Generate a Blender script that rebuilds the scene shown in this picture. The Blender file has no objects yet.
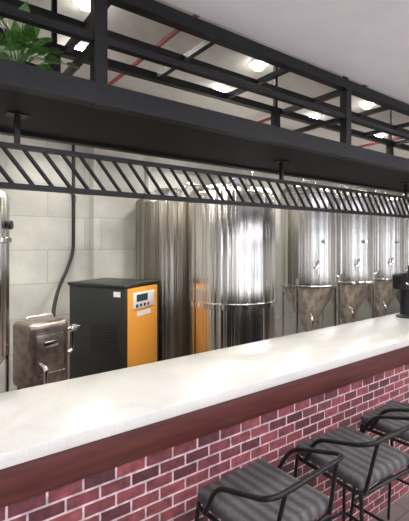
import bpy, bmesh, math, random
from mathutils import Vector, Matrix
random.seed(7)
scene=bpy.context.scene
H=1.6
# ------------------------------------------------------------ materials
def new_mat(name,col=(.5,.5,.5),rough=.5,metal=0.0,emit=None,estr=0,coat=0,spec=.5):
    m=bpy.data.materials.new(name); m.use_nodes=True
    b=m.node_tree.nodes['Principled BSDF']
    b.inputs['Base Color'].default_value=(*col,1)
    b.inputs['Roughness'].default_value=rough
    b.inputs['Metallic'].default_value=metal
    b.inputs['Coat Weight'].default_value=coat
    b.inputs['Specular IOR Level'].default_value=spec
    if emit:
        b.inputs['Emission Color'].default_value=(*emit,1)
        b.inputs['Emission Strength'].default_value=estr
    return m
def N(m,t,**k):
    n=m.node_tree.nodes.new(t)
    for a,v in k.items(): setattr(n,a,v)
    return n
def L(m,a,b): m.node_tree.links.new(a,b)
def bsdf(m): return m.node_tree.nodes['Principled BSDF']
def add_noise(m,c1,c2,scale=(5,5,5),nscale=1.0,detail=4,bump=0.0,rr=None,lo=.35,hi=.65,dist=.02):
    tc=N(m,'ShaderNodeTexCoord'); mp=N(m,'ShaderNodeMapping'); mp.inputs['Scale'].default_value=scale
    nz=N(m,'ShaderNodeTexNoise'); nz.inputs['Scale'].default_value=nscale; nz.inputs['Detail'].default_value=detail
    cr=N(m,'ShaderNodeValToRGB'); cr.color_ramp.elements[0].position=lo; cr.color_ramp.elements[1].position=hi
    cr.color_ramp.elements[0].color=(*c1,1); cr.color_ramp.elements[1].color=(*c2,1)
    L(m,tc.outputs['Object'],mp.inputs['Vector']); L(m,mp.outputs[0],nz.inputs['Vector'])
    L(m,nz.outputs['Fac'],cr.inputs['Fac']); L(m,cr.outputs[0],bsdf(m).inputs['Base Color'])
    if bump:
        bp=N(m,'ShaderNodeBump'); bp.inputs['Strength'].default_value=bump; bp.inputs['Distance'].default_value=dist
        L(m,nz.outputs['Fac'],bp.inputs['Height']); L(m,bp.outputs[0],bsdf(m).inputs['Normal'])
    if rr:
        mr=N(m,'ShaderNodeMapRange'); mr.inputs['To Min'].default_value=rr[0]; mr.inputs['To Max'].default_value=rr[1]
        L(m,nz.outputs['Fac'],mr.inputs['Value']); L(m,mr.outputs[0],bsdf(m).inputs['Roughness'])
    return m
def steel(name,c1,c2,rr=(.12,.26),bump=.75):
    m=new_mat(name,c1,.25,1.0)
    return add_noise(m,c1,c2,scale=(9,9,.05),nscale=1.6,detail=3,bump=bump,rr=rr,dist=.045)  # vertical streaks in the base colour imitate dark and bright reflections
M_steel=steel('brushed_steel_painted_reflections',(.50,.485,.455),(.96,.945,.91))
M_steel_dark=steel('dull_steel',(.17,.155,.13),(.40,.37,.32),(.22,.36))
M_chrome=new_mat('polished_fitting',(.85,.84,.82),.15,1)
M_black=add_noise(new_mat('black_powdercoat',(.008,.008,.009),.42,spec=.25),(.006,.006,.007),(.011,.011,.012),nscale=20)
M_board=add_noise(new_mat('black_board',(.007,.007,.008),.6,spec=.2),(.005,.005,.006),(.010,.010,.010),scale=(1,12,1),nscale=4)
M_wall=new_mat('painted_block_wall',(.7,.67,.6),.6)
def block_wall(m):
    tc=N(m,'ShaderNodeTexCoord'); sp=N(m,'ShaderNodeSeparateXYZ'); cb=N(m,'ShaderNodeCombineXYZ')
    ad=N(m,'ShaderNodeMath',operation='ADD')
    L(m,tc.outputs['Object'],sp.inputs[0]); L(m,sp.outputs['X'],ad.inputs[0]); L(m,sp.outputs['Y'],ad.inputs[1])
    L(m,ad.outputs[0],cb.inputs['X']); L(m,sp.outputs['Z'],cb.inputs['Y'])
    br=N(m,'ShaderNodeTexBrick'); br.inputs['Scale'].default_value=1
    br.inputs['Brick Width'].default_value=.86; br.inputs['Row Height'].default_value=.38
    br.inputs['Mortar Size'].default_value=.005; br.inputs['Mortar Smooth'].default_value=.4
    br.inputs['Color1'].default_value=(.455,.45,.415,1); br.inputs['Color2'].default_value=(.55,.545,.505,1); br.inputs['Mortar'].default_value=(.37,.365,.34,1)
    L(m,cb.outputs[0],br.inputs['Vector'])
    nz=N(m,'ShaderNodeTexNoise'); nz.inputs['Scale'].default_value=2.2; nz.inputs['Detail'].default_value=8; nz.inputs['Roughness'].default_value=.6
    L(m,tc.outputs['Object'],nz.inputs['Vector'])
    mr=N(m,'ShaderNodeMapRange'); mr.inputs['From Min'].default_value=.3; mr.inputs['From Max'].default_value=.7; mr.inputs['To Min'].default_value=.78; mr.inputs['To Max'].default_value=1.12
    L(m,nz.outputs['Fac'],mr.inputs['Value'])
    mx=N(m,'ShaderNodeMix',data_type='RGBA',blend_type='MULTIPLY'); mx.inputs['Factor'].default_value=1
    L(m,br.outputs['Color'],mx.inputs['A']); L(m,mr.outputs[0],mx.inputs['B']); L(m,mx.outputs['Result'],bsdf(m).inputs['Base Color'])
    bp=N(m,'ShaderNodeBump'); bp.inputs['Strength'].default_value=.3; bp.inputs['Distance'].default_value=.01; bp.invert=True
    L(m,br.outputs['Fac'],bp.inputs['Height']); L(m,bp.outputs[0],bsdf(m).inputs['Normal'])
block_wall(M_wall)
M_plaster=add_noise(new_mat('wall_plaster',(.7,.69,.66),.8),(.66,.65,.62),(.72,.71,.69),nscale=3)
M_darkwall=add_noise(new_mat('dark_reflection_panel',(.06,.05,.045),.6),(.05,.04,.035),(.08,.065,.055),nscale=3)  # for the added front wall, dark to give the reflections contrast
M_ceil=add_noise(new_mat('ceiling_paint',(.62,.6,.55),.8),(.62,.61,.59),(.68,.67,.65),nscale=2)
M_soffit=add_noise(new_mat('soffit_paint',(.8,.79,.84),.7),(.87,.86,.90),(.91,.90,.94),nscale=1.2)
M_floor=new_mat('floor_tile',(.2,.17,.15),.35)
def tilefloor(m):
    tc=N(m,'ShaderNodeTexCoord'); br=N(m,'ShaderNodeTexBrick'); br.offset=0
    br.inputs['Scale'].default_value=1; br.inputs['Brick Width'].default_value=.6; br.inputs['Row Height'].default_value=.6; br.inputs['Mortar Size'].default_value=.004
    br.inputs['Color1'].default_value=(.13,.105,.09,1); br.inputs['Color2'].default_value=(.16,.13,.11,1); br.inputs['Mortar'].default_value=(.05,.045,.04,1)
    L(m,tc.outputs['Object'],br.inputs['Vector']); L(m,br.outputs['Color'],bsdf(m).inputs['Base Color'])
tilefloor(M_floor)
M_brick=new_mat('red_brick_tile',(.3,.1,.1),.6)
def brick(m):
    tc=N(m,'ShaderNodeTexCoord'); sp=N(m,'ShaderNodeSeparateXYZ'); cb=N(m,'ShaderNodeCombineXYZ')
    L(m,tc.outputs['Object'],sp.inputs[0]); L(m,sp.outputs['X'],cb.inputs['X']); L(m,sp.outputs['Z'],cb.inputs['Y'])
    br=N(m,'ShaderNodeTexBrick'); br.inputs['Scale'].default_value=1
    br.inputs['Brick Width'].default_value=.115; br.inputs['Row Height'].default_value=.046
    br.inputs['Mortar Size'].default_value=.004; br.inputs['Mortar Smooth'].default_value=.15; br.inputs['Bias'].default_value=-.1
    br.inputs['Color1'].default_value=(.23,.056,.060,1); br.inputs['Color2'].default_value=(.050,.013,.018,1); br.inputs['Mortar'].default_value=(.56,.46,.46,1)
    L(m,cb.outputs[0],br.inputs['Vector'])
    nz=N(m,'ShaderNodeTexNoise'); nz.inputs['Scale'].default_value=35; nz.inputs['Detail'].default_value=6
    L(m,tc.outputs['Object'],nz.inputs['Vector'])
    mr=N(m,'ShaderNodeMapRange'); mr.inputs['From Min'].default_value=.3; mr.inputs['From Max'].default_value=.7; mr.inputs['To Min'].default_value=.55; mr.inputs['To Max'].default_value=1.35
    L(m,nz.outputs['Fac'],mr.inputs['Value'])
    mx=N(m,'ShaderNodeMix',data_type='RGBA',blend_type='MULTIPLY'); mx.inputs['Factor'].default_value=1
    L(m,br.outputs['Color'],mx.inputs['A']); L(m,mr.outputs[0],mx.inputs['B']); L(m,mx.outputs['Result'],bsdf(m).inputs['Base Color'])
    bp=N(m,'ShaderNodeBump'); bp.inputs['Strength'].default_value=.6; bp.inputs['Distance'].default_value=.004; bp.invert=True
    L(m,br.outputs['Fac'],bp.inputs['Height']); L(m,bp.outputs[0],bsdf(m).inputs['Normal'])
brick(M_brick)
M_quartz=new_mat('white_quartz',(.8,.78,.72),.2,coat=.45)
bsdf(M_quartz).inputs['Coat Roughness'].default_value=.05
def quartz(m):
    tc=N(m,'ShaderNodeTexCoord')
    n1=N(m,'ShaderNodeTexNoise'); n1.inputs['Scale'].default_value=110; n1.inputs['Detail'].default_value=3
    n2=N(m,'ShaderNodeTexNoise'); n2.inputs['Scale'].default_value=1.8; n2.inputs['Detail'].default_value=5; n2.inputs['Distortion'].default_value=1.2
    L(m,tc.outputs['Object'],n1.inputs['Vector']); L(m,tc.outputs['Object'],n2.inputs['Vector'])
    c1=N(m,'ShaderNodeValToRGB'); e=c1.color_ramp.elements; e[0].position=.36; e[1].position=.6; e[0].color=(.71,.70,.65,1); e[1].color=(.76,.75,.70,1)
    L(m,n1.outputs['Fac'],c1.inputs['Fac'])
    c2=N(m,'ShaderNodeValToRGB'); e=c2.color_ramp.elements; e[0].position=.44; e[1].position=.56; e[0].color=(1,1,1,1); e[1].color=(1,1,1,1)
    k=c2.color_ramp.elements.new(.5); k.color=(.95,.95,.95,1)
    L(m,n2.outputs['Fac'],c2.inputs['Fac'])
    mx=N(m,'ShaderNodeMix',data_type='RGBA',blend_type='MULTIPLY'); mx.inputs['Factor'].default_value=1
    L(m,c1.outputs[0],mx.inputs['A']); L(m,c2.outputs[0],mx.inputs['B']); L(m,mx.outputs['Result'],bsdf(m).inputs['Base Color'])
quartz(M_quartz)
M_wood=add_noise(new_mat('red_mahogany',(.1,.03,.02),.4),(.055,.013,.010),(.095,.025,.02),scale=(1.2,1,14),nscale=3)
M_orange=new_mat('orange_enamel',(.78,.33,.045),.4)
M_white=new_mat('white_plastic',(.8,.8,.78),.4)
M_lcd=new_mat('lcd_glass',(.03,.05,.06),.15)
M_red=new_mat('red_button',(.6,.02,.02),.3)
M_redpipe=new_mat('red_pipe_paint',(.20,.03,.025),.45)
M_bronze=add_noise(new_mat('tinted_steel_casing',(.2,.15,.12),.28,.85),(.19,.155,.13),(.34,.285,.245),nscale=3)
M_rubber=new_mat('black_rubber',(.012,.012,.013),.6)
M_cabinet=add_noise(new_mat('dark_grey_enamel',(.03,.03,.03),.4),(.014,.016,.015),(.022,.024,.023),nscale=8)
M_leaf=add_noise(new_mat('pothos_leaf',(.06,.2,.03),.4),(.035,.13,.02),(.14,.30,.06),nscale=14)
M_pot=new_mat('white_ceramic_pot',(.75,.74,.7),.25)
M_soil=new_mat('soil',(.03,.02,.015),.9)
M_lamp=new_mat('lamp_lens',(1,1,1),.4,emit=(1,.96,.88),estr=50)
M_brass=new_mat('amber_tap_handle',(.22,.14,.05),.35,.3)
M_fabric=new_mat('striped_grey_fabric',(.1,.1,.1),.85)
def fabric(m):
    tc=N(m,'ShaderNodeTexCoord'); wv=N(m,'ShaderNodeTexWave'); wv.bands_direction='X'; wv.inputs['Scale'].default_value=7; wv.inputs['Distortion'].default_value=.6
    L(m,tc.outputs['Object'],wv.inputs['Vector'])
    cr=N(m,'ShaderNodeValToRGB'); e=cr.color_ramp.elements; e[0].position=.15; e[1].position=.85
    e[0].color=(.040,.039,.040,1); e[1].color=(.090,.086,.082,1)
    L(m,wv.outputs['Fac'],cr.inputs['Fac'])
    nz=N(m,'ShaderNodeTexNoise'); nz.inputs['Scale'].default_value=90
    L(m,tc.outputs['Object'],nz.inputs['Vector'])
    mr=N(m,'ShaderNodeMapRange'); mr.inputs['To Min'].default_value=.5; mr.inputs['To Max'].default_value=1.5
    L(m,nz.outputs['Fac'],mr.inputs['Value'])
    mx=N(m,'ShaderNodeMix',data_type='RGBA',blend_type='MULTIPLY'); mx.inputs['Factor'].default_value=1
    L(m,cr.outputs[0],mx.inputs['A']); L(m,mr.outputs[0],mx.inputs['B']); L(m,mx.outputs['Result'],bsdf(m).inputs['Base Color'])
fabric(M_fabric)
# ------------------------------------------------------------ geometry helpers
def finish(bm,name,mat,parent=None,smooth=False,loc=(0,0,0),rot=(0,0,0)):
    me=bpy.data.meshes.new(name); bm.normal_update(); bm.to_mesh(me); bm.free()
    if smooth:
        for p in me.polygons: p.use_smooth=True
        try: me.set_sharp_from_angle(angle=math.radians(40))
        except Exception: pass
    ob=bpy.data.objects.new(name,me); scene.collection.objects.link(ob)
    if mat: me.materials.append(mat)
    ob.location=loc; ob.rotation_euler=rot
    if parent: ob.parent=parent
    return ob
def empty(name,loc=(0,0,0),rz=0):
    e=bpy.data.objects.new(name,None); e.empty_display_size=.1; scene.collection.objects.link(e)
    e.location=loc; e.rotation_euler=(0,0,rz); return e
def bbox(bm,a,b,bev=0,seg=2):
    c=[(a[i]+b[i])/2 for i in range(3)]; s=[abs(b[i]-a[i]) for i in range(3)]
    r=bmesh.ops.create_cube(bm,size=1,matrix=Matrix.Translation(c)@Matrix.Diagonal((*s,1)))
    if bev:
        es=list({e for v in r['verts'] for e in v.link_edges})
        bmesh.ops.bevel(bm,geom=es,offset=bev,segments=seg,affect='EDGES',profile=.5)
def box(name,a,b,mat,parent=None,bev=0,seg=2,smooth=False):
    bm=bmesh.new(); bbox(bm,a,b,bev,seg); return finish(bm,name,mat,parent,smooth=bev>0)
def sweep(bm,pts,r,n=10,closed=False):
    pts=[Vector(p) for p in pts]; m=len(pts); rings=[]
    up=None
    for i,p in enumerate(pts):
        a=pts[(i-1)%m] if (closed or i>0) else p
        b=pts[(i+1)%m] if (closed or i<m-1) else p
        t=(b-a).normalized()
        if up is None:
            up=Vector((0,0,1)) if abs(t.z)<.9 else Vector((1,0,0))
        u=(up-t*up.dot(t)).normalized(); up=u; v=t.cross(u)
        rings.append([bm.verts.new(p+(u*math.cos(k*2*math.pi/n)+v*math.sin(k*2*math.pi/n))*r) for k in range(n)])
    rng=range(m if closed else m-1)
    for i in rng:
        A=rings[i];B=rings[(i+1)%m]
        for k in range(n): bm.faces.new((A[k],A[(k+1)%n],B[(k+1)%n],B[k]))
    if not closed:
        bm.faces.new(rings[0][::-1]); bm.faces.new(rings[-1])
def arcfillet(pts,rad,seg=5,closed=False):
    pts=[Vector(p) for p in pts]; out=[]; m=len(pts)
    for i,p in enumerate(pts):
        if not closed and i in (0,m-1): out.append(p); continue
        a=pts[(i-1)%m]; b=pts[(i+1)%m]
        ra=min(rad,(a-p).length*.48,(b-p).length*.48)
        s=p+(a-p).normalized()*ra; e=p+(b-p).normalized()*ra
        for k in range(seg+1):
            t=k/seg; out.append(s*(1-t)**2+p*2*t*(1-t)+e*t*t)
    return out
def tube(name,pts,r,mat,parent=None,fil=0,closed=False,n=10):
    bm=bmesh.new()
    if fil: pts=arcfillet(pts,fil,5,closed)
    sweep(bm,pts,r,n,closed)
    bmesh.ops.recalc_face_normals(bm,faces=bm.faces)
    return finish(bm,name,mat,parent,smooth=True)
def lathe(name,prof,mat,parent=None,loc=(0,0,0),n=48,rot=(0,0,0)):
    bm=bmesh.new(); rings=[]
    for r,z in prof:
        if r<1e-5: rings.append([bm.verts.new((0,0,z))])
        else: rings.append([bm.verts.new((r*math.cos(k*2*math.pi/n),r*math.sin(k*2*math.pi/n),z)) for k in range(n)])
    for A,B in zip(rings,rings[1:]):
        for k in range(n):
            j=(k+1)%n
            if len(A)==1 and len(B)==1: continue
            if len(A)==1: bm.faces.new((A[0],B[j],B[k]))
            elif len(B)==1: bm.faces.new((A[k],A[j],B[0]))
            else: bm.faces.new((A[k],A[j],B[j],B[k]))
    bmesh.ops.recalc_face_normals(bm,faces=bm.faces)
    return finish(bm,name,mat,parent,smooth=True,loc=loc,rot=rot)
# ------------------------------------------------------------ room shell
X0,X1=-2.2,9.2; YW=4.75; ZC=3.0; ZS=2.62; YS=1.46
box('floor',(X0-.1,-4.1,-.1),(X1+.1,YW+.1,0),M_floor)
box('wall_back',(X0,YW,0),(X1,YW+.12,ZC),M_wall)
box('wall_left',(X0-.12,-4,0),(X0,YW+.12,ZC),M_plaster)
box('wall_right',(X1,-4,0),(X1+.12,YW+.12,ZC),M_plaster)
box('ceiling',(X0-.12,YS,ZC),(X1+.12,YW+.12,ZC+.1),M_ceil)
box('ceiling_soffit',(X0-.12,-4.12,ZS),(X1+.12,YS,ZC+.1),M_soffit)
box('wall_pilaster',(1.76,4.6,0),(2.42,YW,ZC),M_wall)
box('trim_1',(X0,YW-.03,ZC-.10),(1.76,YW,ZC),M_redpipe)
# unseen front wall added, its openings and dark piers stripe the tank reflections
bm=bmesh.new()
YFW=-4.0
bbox(bm,(X0-.12,YFW-.12,2.45),(X1+.12,YFW,ZS)); bbox(bm,(X0-.12,YFW-.12,0),(X1+.12,YFW,.35))
x=X0-.12; wins=[]
while x<X1:
    bbox(bm,(x,YFW-.12,.35),(min(x+.55,X1+.12),YFW,2.45)); 
    if x+.55<X1: wins.append((x+.55,min(x+1.55,X1)))
    x+=1.55
finish(bm,'reflection_wall',M_darkwall)
for i,(a,b) in enumerate(wins):
    e=empty('reflection_window_%d'%(i+1))
    bm=bmesh.new()
    for (p,q) in (((a,.35),(a+.04,2.45)),((b-.04,.35),(b,2.45)),((a,.35),(b,.39)),((a,2.41),(b,2.45)),((a,1.85),(b,1.88))):
        bbox(bm,(p[0],YFW-.08,p[1]),(q[0],YFW-.03,q[1]))
    finish(bm,'frame',M_black,e)
# ------------------------------------------------------------ bar counter
bar=empty('bar_counter')
BX0,BX1=-1.6,7.2
box('countertop',(BX0,1.255,.956),(BX1,1.775,1.0),M_quartz,bar,bev=.005)
box('wood_apron',(BX0+.01,1.275,.835),(BX1-.01,1.30,.956),M_wood,bar,bev=.003)
box('brick_front',(BX0+.02,1.295,0),(BX1-.02,1.345,.90),M_brick,bar)
box('bar_carcass',(BX0+.02,1.345,0.0),(BX1-.02,1.70,.956),M_board,bar)
# ------------------------------------------------------------ overhead steel frame
fr=empty('overhead_steel_shelf')
FX0,FX1=-1.0,6.9; YN,YF=1.5,2.1
bm=bmesh.new()
t=.022
def rail(y,z,ty=t,tz=t): bbox(bm,(FX0,y-ty,z-tz),(FX1,y+ty,z+tz))
def cross(x,z,tt=.015,y0=YN,y1=YF): bbox(bm,(x-tt,y0,z-tt),(x+tt,y1,z+tt))
rail(YN,2.59,.025,.028); rail(YF,2.59); rail(YN,2.39,.016,.014); rail(YF,2.39,.016,.014)
rail(1.8,2.59,.014,.014)
rail(YN,2.175,.025,.042); rail(YF,2.155,.022,.035)
posts=[.594-1.62+.1,.594,2.21,3.83,5.45,6.8]
for x in posts:
    for y in (YN,YF): bbox(bm,(x-.026,y-.024,2.13),(x+.026,y+.024,2.61))
x=FX0+.03
while x<FX1:
    cross(x,2.59); x+=.54
for x in posts: cross(x,2.39,.013)
finish(bm,'steel_tubes',M_black,fr)
box('shelf_board',(FX0,YN,2.135),(FX1,YF,2.158),M_board,fr)
bm=bmesh.new()
for x in posts:
    for y in (YN,YF):
        bbox(bm,(x-.012,y-.012,2.60),(x+.012,y+.012,ZC if y>YS else ZS))
finish(bm,'ceiling_rods',M_black,fr)
# ------------------------------------------------------------ hanging slatted rack
rk=empty('hanging_slatted_rack')
YR=1.8; zt,zb=2.0,1.835
bm=bmesh.new()
bbox(bm,(FX0,YR-.012,zt-.010),(FX1,YR+.012,zt+.010))
bbox(bm,(FX0,YR-.014,zb-.012),(FX1,YR+.014,zb+.012))
x=FX0+.02
while x<FX1-.16:
    sweep(bm,[(x,YR,zt),(x+.13,YR,zb)],.0095,6); x+=.08
bmesh.ops.recalc_face_normals(bm,faces=bm.faces)
finish(bm,'slats_and_rails',M_black,rk)
bm=bmesh.new()
for x in (.36,1.95,3.55,5.15,6.6):
    bbox(bm,(x-.010,YR-.010,zt),(x+.010,YR+.010,2.136))
    bbox(bm,(x-.04,YR-.03,2.128),(x+.04,YR+.03,2.1355))
finish(bm,'hangers',M_black,rk)
# ------------------------------------------------------------ downlights
def downlight(x,y,z,power,col=(1,.95,.88),r=.052):
    e=empty('recessed_downlight',(x,y,z))
    lathe('trim_ring',[(r+.028,-.001),(r+.026,-.008),(r,-.010),(r-.002,-.004)],M_white,e,n=32)
    lathe('lens',[(r,-.004),(r,-.012),(r*.92,-.028),(r*.72,-.042),(r*.4,-.051),(0,-.054)],M_lamp,e,n=32)
    ld=bpy.data.lights.new('lamp','SPOT'); ld.energy=power; ld.color=col; ld.spot_size=math.radians(150); ld.spot_blend=.8; ld.shadow_soft_size=.12
    lo=bpy.data.objects.new('lamp',ld); scene.collection.objects.link(lo); lo.parent=e; lo.location=(0,0,-.09)
for x in (-.55,.82,2.19,3.69,5.1,6.5): downlight(x,2.26,ZC,46)
for x in (-.35,.97,2.27,3.58,4.89,6.2,7.5): downlight(x,2.83,ZC,66)
for x in (-.3,1.3,3.0,4.8,6.8): downlight(x,4.05,ZC,62)  # extra row added to brighten the tank zone
for x in (-.8,.9,2.6,4.6): downlight(x,-.5,ZS,36,(1,.97,.95))  # unseen soffit row, added as ambient fill for the front room
for x in (-.8,1.4,3.6): downlight(x,-2.4,ZS,36,(1,.97,.95))  # second unseen fill row, added behind the camera
# added uplights in pendant housings, unseen behind the viewer, to brighten the soffit
for x,y in ((-1.,-1.6),(1.2,-1.2),(3.4,-1.2),(5.6,-1.2)):
    e=empty('added_soffit_uplight',(x,y,2.12))
    box('housing',(-.6,-.05,-.04),(.6,.05,.02),M_white,e,bev=.006)
    for sx in (-.5,.5): tube('wire_%d'%(sx>0),[(sx,0,.02),(sx,0,.50)],.003,M_chrome,e,n=6)
    ld=bpy.data.lights.new('lamp','AREA'); ld.shape='RECTANGLE'; ld.size=1.15; ld.size_y=.08; ld.energy=82; ld.color=(.93,.92,1)
    lo=bpy.data.objects.new('lamp',ld); scene.collection.objects.link(lo); lo.parent=e; lo.location=(0,0,.05); lo.rotation_euler=(math.pi,0,0)
# ------------------------------------------------------------ ceiling pipes
cp=empty('ceiling_pipe_run')
tube('pipe_main',[(X0+.02,3.45,2.90),(X1-.02,3.45,2.90)],.028,M_redpipe,cp)
tube('pipe_second',[(X0+.02,4.3,2.93),(X1-.02,4.3,2.93)],.02,M_redpipe,cp)
for i,x in enumerate((-.6,1.35,3.1,5.0)):
    tube('branch_%d'%i,[(x,1.6,2.93),(x,4.7,2.93)],.016,M_redpipe,cp)
for i,x in enumerate((.2,2.6,4.2)):
    tube('pipe_clip_%d'%i,[(x,3.45,2.9),(x,3.45,3.0)],.008,M_redpipe,cp)
wp=empty('wall_conduit')
tube('conduit_1',[(2.55,4.70,1.2),(2.55,4.70,2.62),(3.9,4.70,2.62),(3.9,4.70,2.2)],.016,M_pot,wp,fil=.08)
# ------------------------------------------------------------ tanks
def dome(R,z0,h,n=8,up=True):
    return [(R*math.cos(a*math.pi/2/n),z0+(h if up else -h)*math.sin(a*math.pi/2/n)) for a in range(n+1)]
def mash_tank(x,y,R,ztop,zbase,mat,name,ring_z=()):
    e=empty(name,(x,y,0))
    prof=[(R*.9,zbase-.05),(R,zbase)]+[(R,zbase+.001)]
    for rz in sorted(ring_z):
        prof+=[(R,rz-.03),(R+.012,rz-.025),(R+.012,rz+.025),(R,rz+.03)]
    prof+=[(R,ztop)]
    prof+=[(R*.985,ztop+.02)]+dome(R*.985,ztop+.02,R*.22)[1:]
    lathe('shell',[(0,zbase-.08)]+prof,mat,e,n=64)
    for k in range(4):
        a=k*math.pi/2+.6
        tube('leg_%d'%k,[(math.cos(a)*R*.82,math.sin(a)*R*.82,0),(math.cos(a)*R*.82,math.sin(a)*R*.82,zbase)],.03,M_chrome,e)
    lathe('manway',[(.16,0),(.16,.08),(.18,.085),(.18,.11),(0,.13)],M_chrome,e,loc=(0,0,ztop+R*.18),n=32)
    tube('vent_pipe',[(.1,-.22,ztop+R*.1),(.1,-.22,ztop+R*.45+.06),(.4*R+.3,-.22,ztop+R*.45+.06)],.018,M_chrome,e,fil=.05)
    return e
mash_tank(2.80,3.3,.465,2.10,.25,M_steel,'steel_brewing_tank',(.98,))
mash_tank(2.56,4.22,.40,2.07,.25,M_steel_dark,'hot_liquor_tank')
def fermenter(x,y,R=.385):
    e=empty('fermentation_tank',(x,y,0))
    zt_=2.26; zc=1.03; zq=.36
    prof=[(0,zq-.05),(.04,zq-.05),(.04,zq),(R-.012,zc-.03),(R+.008,zc-.014),(R+.008,zc+.012),(R,zc+.02),(R,zt_-.02),(R+.008,zt_-.012),(R+.008,zt_+.012),(R*.99,zt_+.02)]+dome(R*.99,zt_+.02,.13)[1:]
    lathe('shell',prof,M_steel,e,n=56)
    for k in range(4):
        a=k*math.pi/2+.30; c,s=math.cos(a),math.sin(a)
        tube('leg_%d'%k,[(c*R*.97,s*R*.97,0),(c*R*.97,s*R*.97,zc+.1)],.019,M_chrome,e)
    ax=-2.2
    c,s=math.cos(ax),math.sin(ax)
    tube('sample_port',[(c*R,s*R,1.3),(c*(R+.09),s*(R+.09),1.3),(c*(R+.09),s*(R+.09),1.2)],.014,M_chrome,e,fil=.03)
    tube('valve_handle',[(c*(R+.05),s*(R+.05),1.31),(c*(R+.05),s*(R+.05),1.36),(c*(R+.12),s*(R+.12),1.37)],.008,M_rubber,e)
    tube('port_flange',[(c*(R-.01),s*(R-.01),1.3),(c*(R+.02),s*(R+.02),1.3)],.035,M_chrome,e,n=20)
    a2=-1.0; c,s=math.cos(a2),math.sin(a2)
    tube('cip_pipe',[(c*.1,s*.1,zt_+.12),(c*.1,s*.1,zt_+.24),(c*(R+.05),s*(R+.05),zt_+.24),(c*(R+.05),s*(R+.05),1.15),(c*(R-.05),s*(R-.05),1.15)],.014,M_chrome,e,fil=.06)
    tube('thermowell',[(math.cos(-1.9)*(R-.01),math.sin(-1.9)*(R-.01),1.62),(math.cos(-1.9)*(R+.05),math.sin(-1.9)*(R+.05),1.62)],.022,M_chrome,e,n=18)
    tube('cone_valve',[(-.12,-.14,.66),(-.17,-.21,.60),(-.17,-.21,.52)],.016,M_chrome,e,fil=.03)
    tube('drain',[(0,0,.34),(0,0,.22),(0,-.22,.22)],.022,M_chrome,e,fil=.05)
    tube('lifting_lug',[(-.12,0,zt_+.1),(-.12,0,zt_+.2),(.02,0,zt_+.2),(.02,0,zt_+.1)],.010,M_chrome,e,fil=.03)
    return e
for k in range(5): fermenter(4.43+.9*k,3.6)
# slim column tank at left
e=empty('slim_steel_column_tank',(.40,3.0,0))
R=.15
lathe('shell',[(0,.62),(.03,.62),(.03,.70),(R,.86),(R,1.60),(R+.014,1.605),(R+.014,1.635),(R,1.64),(R,1.90)]+dome(R,1.90,.07)[1:],M_steel,e)
for k in range(3):
    a=k*2.094-.5; tube('leg_%d'%k,[(math.cos(a)*R*.95,math.sin(a)*R*.95,0),(math.cos(a)*R*.95,math.sin(a)*R*.95,.92)],.014,M_chrome,e)
tube('side_valve',[(.0,0,.63),(0,0,.52),(.12,-.04,.52),(.19,-.06,.60)],.018,M_chrome,e,fil=.04)
tube('sight_port',[(.13,-.09,1.72),(.15,-.1,1.72)],.03,M_rubber,e,n=20)
# ------------------------------------------------------------ steam generator cabinet
g=empty('steam_generator',(1.65,3.5,0),math.radians(28))
gw,gd,gh=.57,.71,1.2
box('side_cabinet',(0,.02,.08),(gw,gd,gh-.02),M_cabinet,g,bev=.012)
box('top_lid',(-.012,-.005,gh-.035),(gw+.012,gd+.012,gh),M_cabinet,g,bev=.008)
box('front_panel',(.004,-.004,.10),(gw-.004,.03,gh-.04),M_orange,g,bev=.006)
box('front_edge_left',(-.006,-.010,.08),(.02,.03,gh-.035),M_cabinet,g,bev=.004)
box('front_edge_right',(gw-.02,-.010,.08),(gw+.006,.03,gh-.035),M_cabinet,g,bev=.004)
box('control_panel',(.11,-.014,.95),(.48,-.002,1.11),M_white,g,bev=.004)
box('display',(.16,-.018,1.02),(.35,-.012,1.09),M_lcd,g)
for i in range(4): box('button_%d'%i,(.15+.065*i,-.019,.965),(.185+.065*i,-.012,.995),M_red if i==3 else M_lcd,g,bev=.002)
box('label',(.18,-.008,.87),(.42,-.0035,.92),M_white,g)
bm=bmesh.new()
for i in range(9): bbox(bm,(-.006,.12,.55+.03*i),(.004,.42,.562+.03*i))
finish(bm,'side_vents',M_rubber,g)
box('side_plate',(-.004,.06,1.08),(.002,.14,1.13),M_white,g)
for i,(a,b) in enumerate(((.05,.07),(gw-.05,.07),(.05,gd-.05),(gw-.05,gd-.05))):
    lathe('castor_%d'%i,[(0,0),(.03,0),(.03,.05),(.015,.055),(.015,.085),(0,.085)],M_rubber,g,loc=(a,b,0),n=20)
# ------------------------------------------------------------ steel pump unit
p=empty('transfer_pump_unit',(.745,3.3,0),math.radians(15))
ztp=.965
box('casing',(0,0,.42),(.36,.30,ztp),M_bronze,p,bev=.05,seg=6)
box('face_plate',(.05,-.008,.55),(.31,.004,.88),M_bronze,p,bev=.02,seg=3)
box('badge',(.12,-.014,.76),(.24,-.006,.81),M_chrome,p,bev=.003)
tube('carry_handle',[(.06,.15,ztp-.01),(.06,.15,ztp+.03),(.28,.15,ztp+.03),(.28,.15,ztp-.01)],.012,M_chrome,p,fil=.02)
tube('outlet_pipe',[(.34,.08,.86),(.43,.08,.86),(.43,.08,.66),(.34,.08,.66)],.022,M_chrome,p,fil=.05,n=14)
tube('outlet_flange',[(.42,.08,.86),(.46,.08,.86)],.034,M_chrome,p,n=20)
tube('valve_stem',[(.43,.08,.86),(.43,.03,.89),(.43,-.05,.89)],.01,M_chrome,p)
tube('inlet_pipe',[(.10,-.01,.62),(.10,-.07,.62),(.10,-.07,.5)],.02,M_chrome,p,fil=.03)
for i,(a,b) in enumerate(((.05,.05),(.31,.05),(.05,.25),(.31,.25))):
    tube('stand_leg_%d'%i,[(a,b,0),(a,b,.46)],.015,M_rubber,p)
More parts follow.
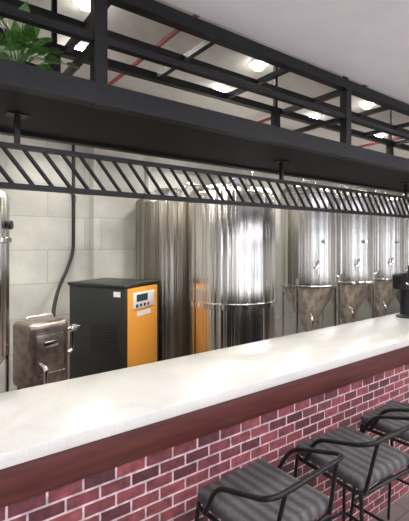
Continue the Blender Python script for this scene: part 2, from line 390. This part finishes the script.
box('stand_shelf',(.02,.02,.18),(.34,.28,.20),M_black,p)
# hose from ceiling
hz=empty('black_supply_hose')
tube('hose',[(1.55,4.70,2.95),(1.55,4.70,1.9),(1.55,4.70,1.5),(1.46,4.66,1.28),(1.30,4.45,1.10),(1.16,4.15,.90),(1.10,3.85,.75)],.02,M_rubber,hz,fil=.15)
tube('hose_bracket',[(1.55,4.68,2.2),(1.55,4.75,2.2)],.03,M_chrome,hz)
# ------------------------------------------------------------ potted pothos
pl=empty('potted_pothos',(.36,1.78,2.158))
lathe('pot',[(0,0),(.07,0),(.095,.12),(.10,.125),(.10,.14),(.088,.14),(.085,.115),(0,.115)],M_pot,pl,n=36)
lathe('soil',[(0,.12),(.085,.12)],M_soil,pl,n=24)
bm=bmesh.new(); bs=bmesh.new()
def leaf(bm,o,d,size):
    d=d.normalized(); side=d.cross(Vector((0,0,1)))
    if side.length<.1: side=Vector((1,0,0))
    side.normalize(); nrm=side.cross(d).normalized()
    side=(side+nrm*random.uniform(-.5,.5)).normalized(); nrm=side.cross(d).normalized()
    prof=[(0,.0),(-.04,.22),(.1,.38),(.3,.42),(.55,.32),(.8,.15),(1.05,0)]
    mid=[bm.verts.new(o+d*size*t-nrm*size*.18*t*t) for t in (0,.08,.15,.3,.55,.8,1.05)]
    for sg in (1,-1):
        out=[mid[0]]+[bm.verts.new(o+d*size*t+side*sg*w*size+nrm*size*(.10*w-.18*t*t)) for t,w in prof[1:-1]]+[mid[-1]]
        for i in range(6):
            vs=[mid[i],mid[i+1],out[i+1],out[i]]
            u=[]
            for v in vs:
                if v not in u: u.append(v)
            if len(u)>2:
                try: bm.faces.new(u)
                except ValueError: pass
for i in range(85):
    a=random.uniform(0,2*math.pi); el=random.uniform(.0,1.4)
    rr=random.uniform(.06,.21)
    base=Vector((0,0,.13)); dr=Vector((math.cos(a)*math.cos(el),math.sin(a)*math.cos(el),math.sin(el)))
    tip=base+Vector((dr.x*rr,dr.y*rr*.8,max(.0,dr.z)*rr*1.1+.02))
    sweep(bs,[base,base+(tip-base)*.5+Vector((0,0,.03)),tip],.0022,5)
    leaf(bm,tip,dr+Vector((0,0,-.35)),random.uniform(.045,.075))
finish(bm,'leaves',M_leaf,pl,smooth=True); finish(bs,'stems',M_leaf,pl,smooth=True)
# ------------------------------------------------------------ unidentified dark item at the right end, modelled as a beer tap tower
tp=empty('tap_tower_stand_in',(3.24,1.64,1.0))
lathe('base_flange',[(0,0),(.075,0),(.075,.012),(.05,.02),(.04,.03),(0,.03)],M_rubber,tp,n=32)
lathe('column',[(.045,.02),(.045,.26),(0,.26)],M_black,tp,n=28)
box('head',(-.14,-.05,.23),(.15,.05,.36),M_black,tp,bev=.025,seg=3)
for i,xx in enumerate((-.1,0,.1)):
    tube('spout_%d'%i,[(xx,-.04,.28),(xx,-.09,.28),(xx,-.11,.19)],.011,M_chrome,tp,fil=.02)
    lathe('handle_%d'%i,[(0,0),(.010,0),(.018,.08),(.014,.13),(0,.14)],M_rubber if i!=1 else M_brass,tp,loc=(xx,-.078,.29),n=16)
# ------------------------------------------------------------ bar stools
def stool(x,y,rz=0):
    e=empty('bar_stool',(x,y,0),rz)
    w,d=.172,.168; zs=.675
    bm=bmesh.new(); bbox(bm,(-w,-d,zs),(w,d,zs+.05),.022,4)
    for v in bm.verts:
        if v.co.z>zs+.03:
            v.co.z+=.012*(1-(v.co.x/w)**2)*(1-(v.co.y/d)**2)
    finish(bm,'seat_cushion',M_fabric,e,smooth=True)
    r=.008
    tube('seat_ring',[(-w,-d,zs-.006),(w,-d,zs-.006),(w,d,zs-.006),(-w,d,zs-.006)],r,M_black,e,fil=.04,closed=True)
    sp=.045
    for i,(sx,sy) in enumerate(((1,1),(-1,1),(1,-1),(-1,-1))):
        tube('leg_%d'%i,[(sx*(w-.01),sy*(d-.01),zs),(sx*(w+sp),sy*(d+sp),0.004)],r,M_black,e)
    k=.6; q=sp*k
    zf=zs*(1-k)
    tube('foot_ring',[(-w-q,-d-q,zf),(w+q,-d-q,zf),(w+q,d+q,zf),(-w-q,d+q,zf)],r*.9,M_black,e,fil=.02,closed=True)
    tube('back_rail',[(-w-.01,.10,zs-.0),(-w-.022,.03,zs+.13),(-w-.025,-d-.04,zs+.20),(w+.025,-d-.04,zs+.20),(w+.022,.03,zs+.13),(w+.01,.10,zs)],r*1.1,M_black,e,fil=.06)
    for i,sx in enumerate((-1,1)):
        tube('back_post_%d'%i,[(sx*(w-.02),-d,zs-.005),(sx*(w-.04),-d-.04,zs+.20)],r*.9,M_black,e)
    return e
stool(1.0,1.01,math.radians(3)); stool(1.52,1.0,math.radians(-3)); stool(2.02,1.01,math.radians(2))
# ------------------------------------------------------------ world, camera
w=bpy.data.worlds.new('world'); scene.world=w; w.use_nodes=True
w.node_tree.nodes['Background'].inputs[0].default_value=(.90,.92,1.0,1)
w.node_tree.nodes['Background'].inputs[1].default_value=2.9
cam=bpy.data.cameras.new('camera'); co=bpy.data.objects.new('camera',cam); scene.collection.objects.link(co)
cam.sensor_fit='VERTICAL'; cam.sensor_height=24; cam.lens=400/521*24; cam.shift_y=-17.5/521
co.location=(0,0,H); co.rotation_euler=(math.radians(90),0,math.radians(-(90-53.6)))
cam.clip_start=.02
scene.camera=co
scene.view_settings.view_transform='Standard'
scene.view_settings.exposure=.12
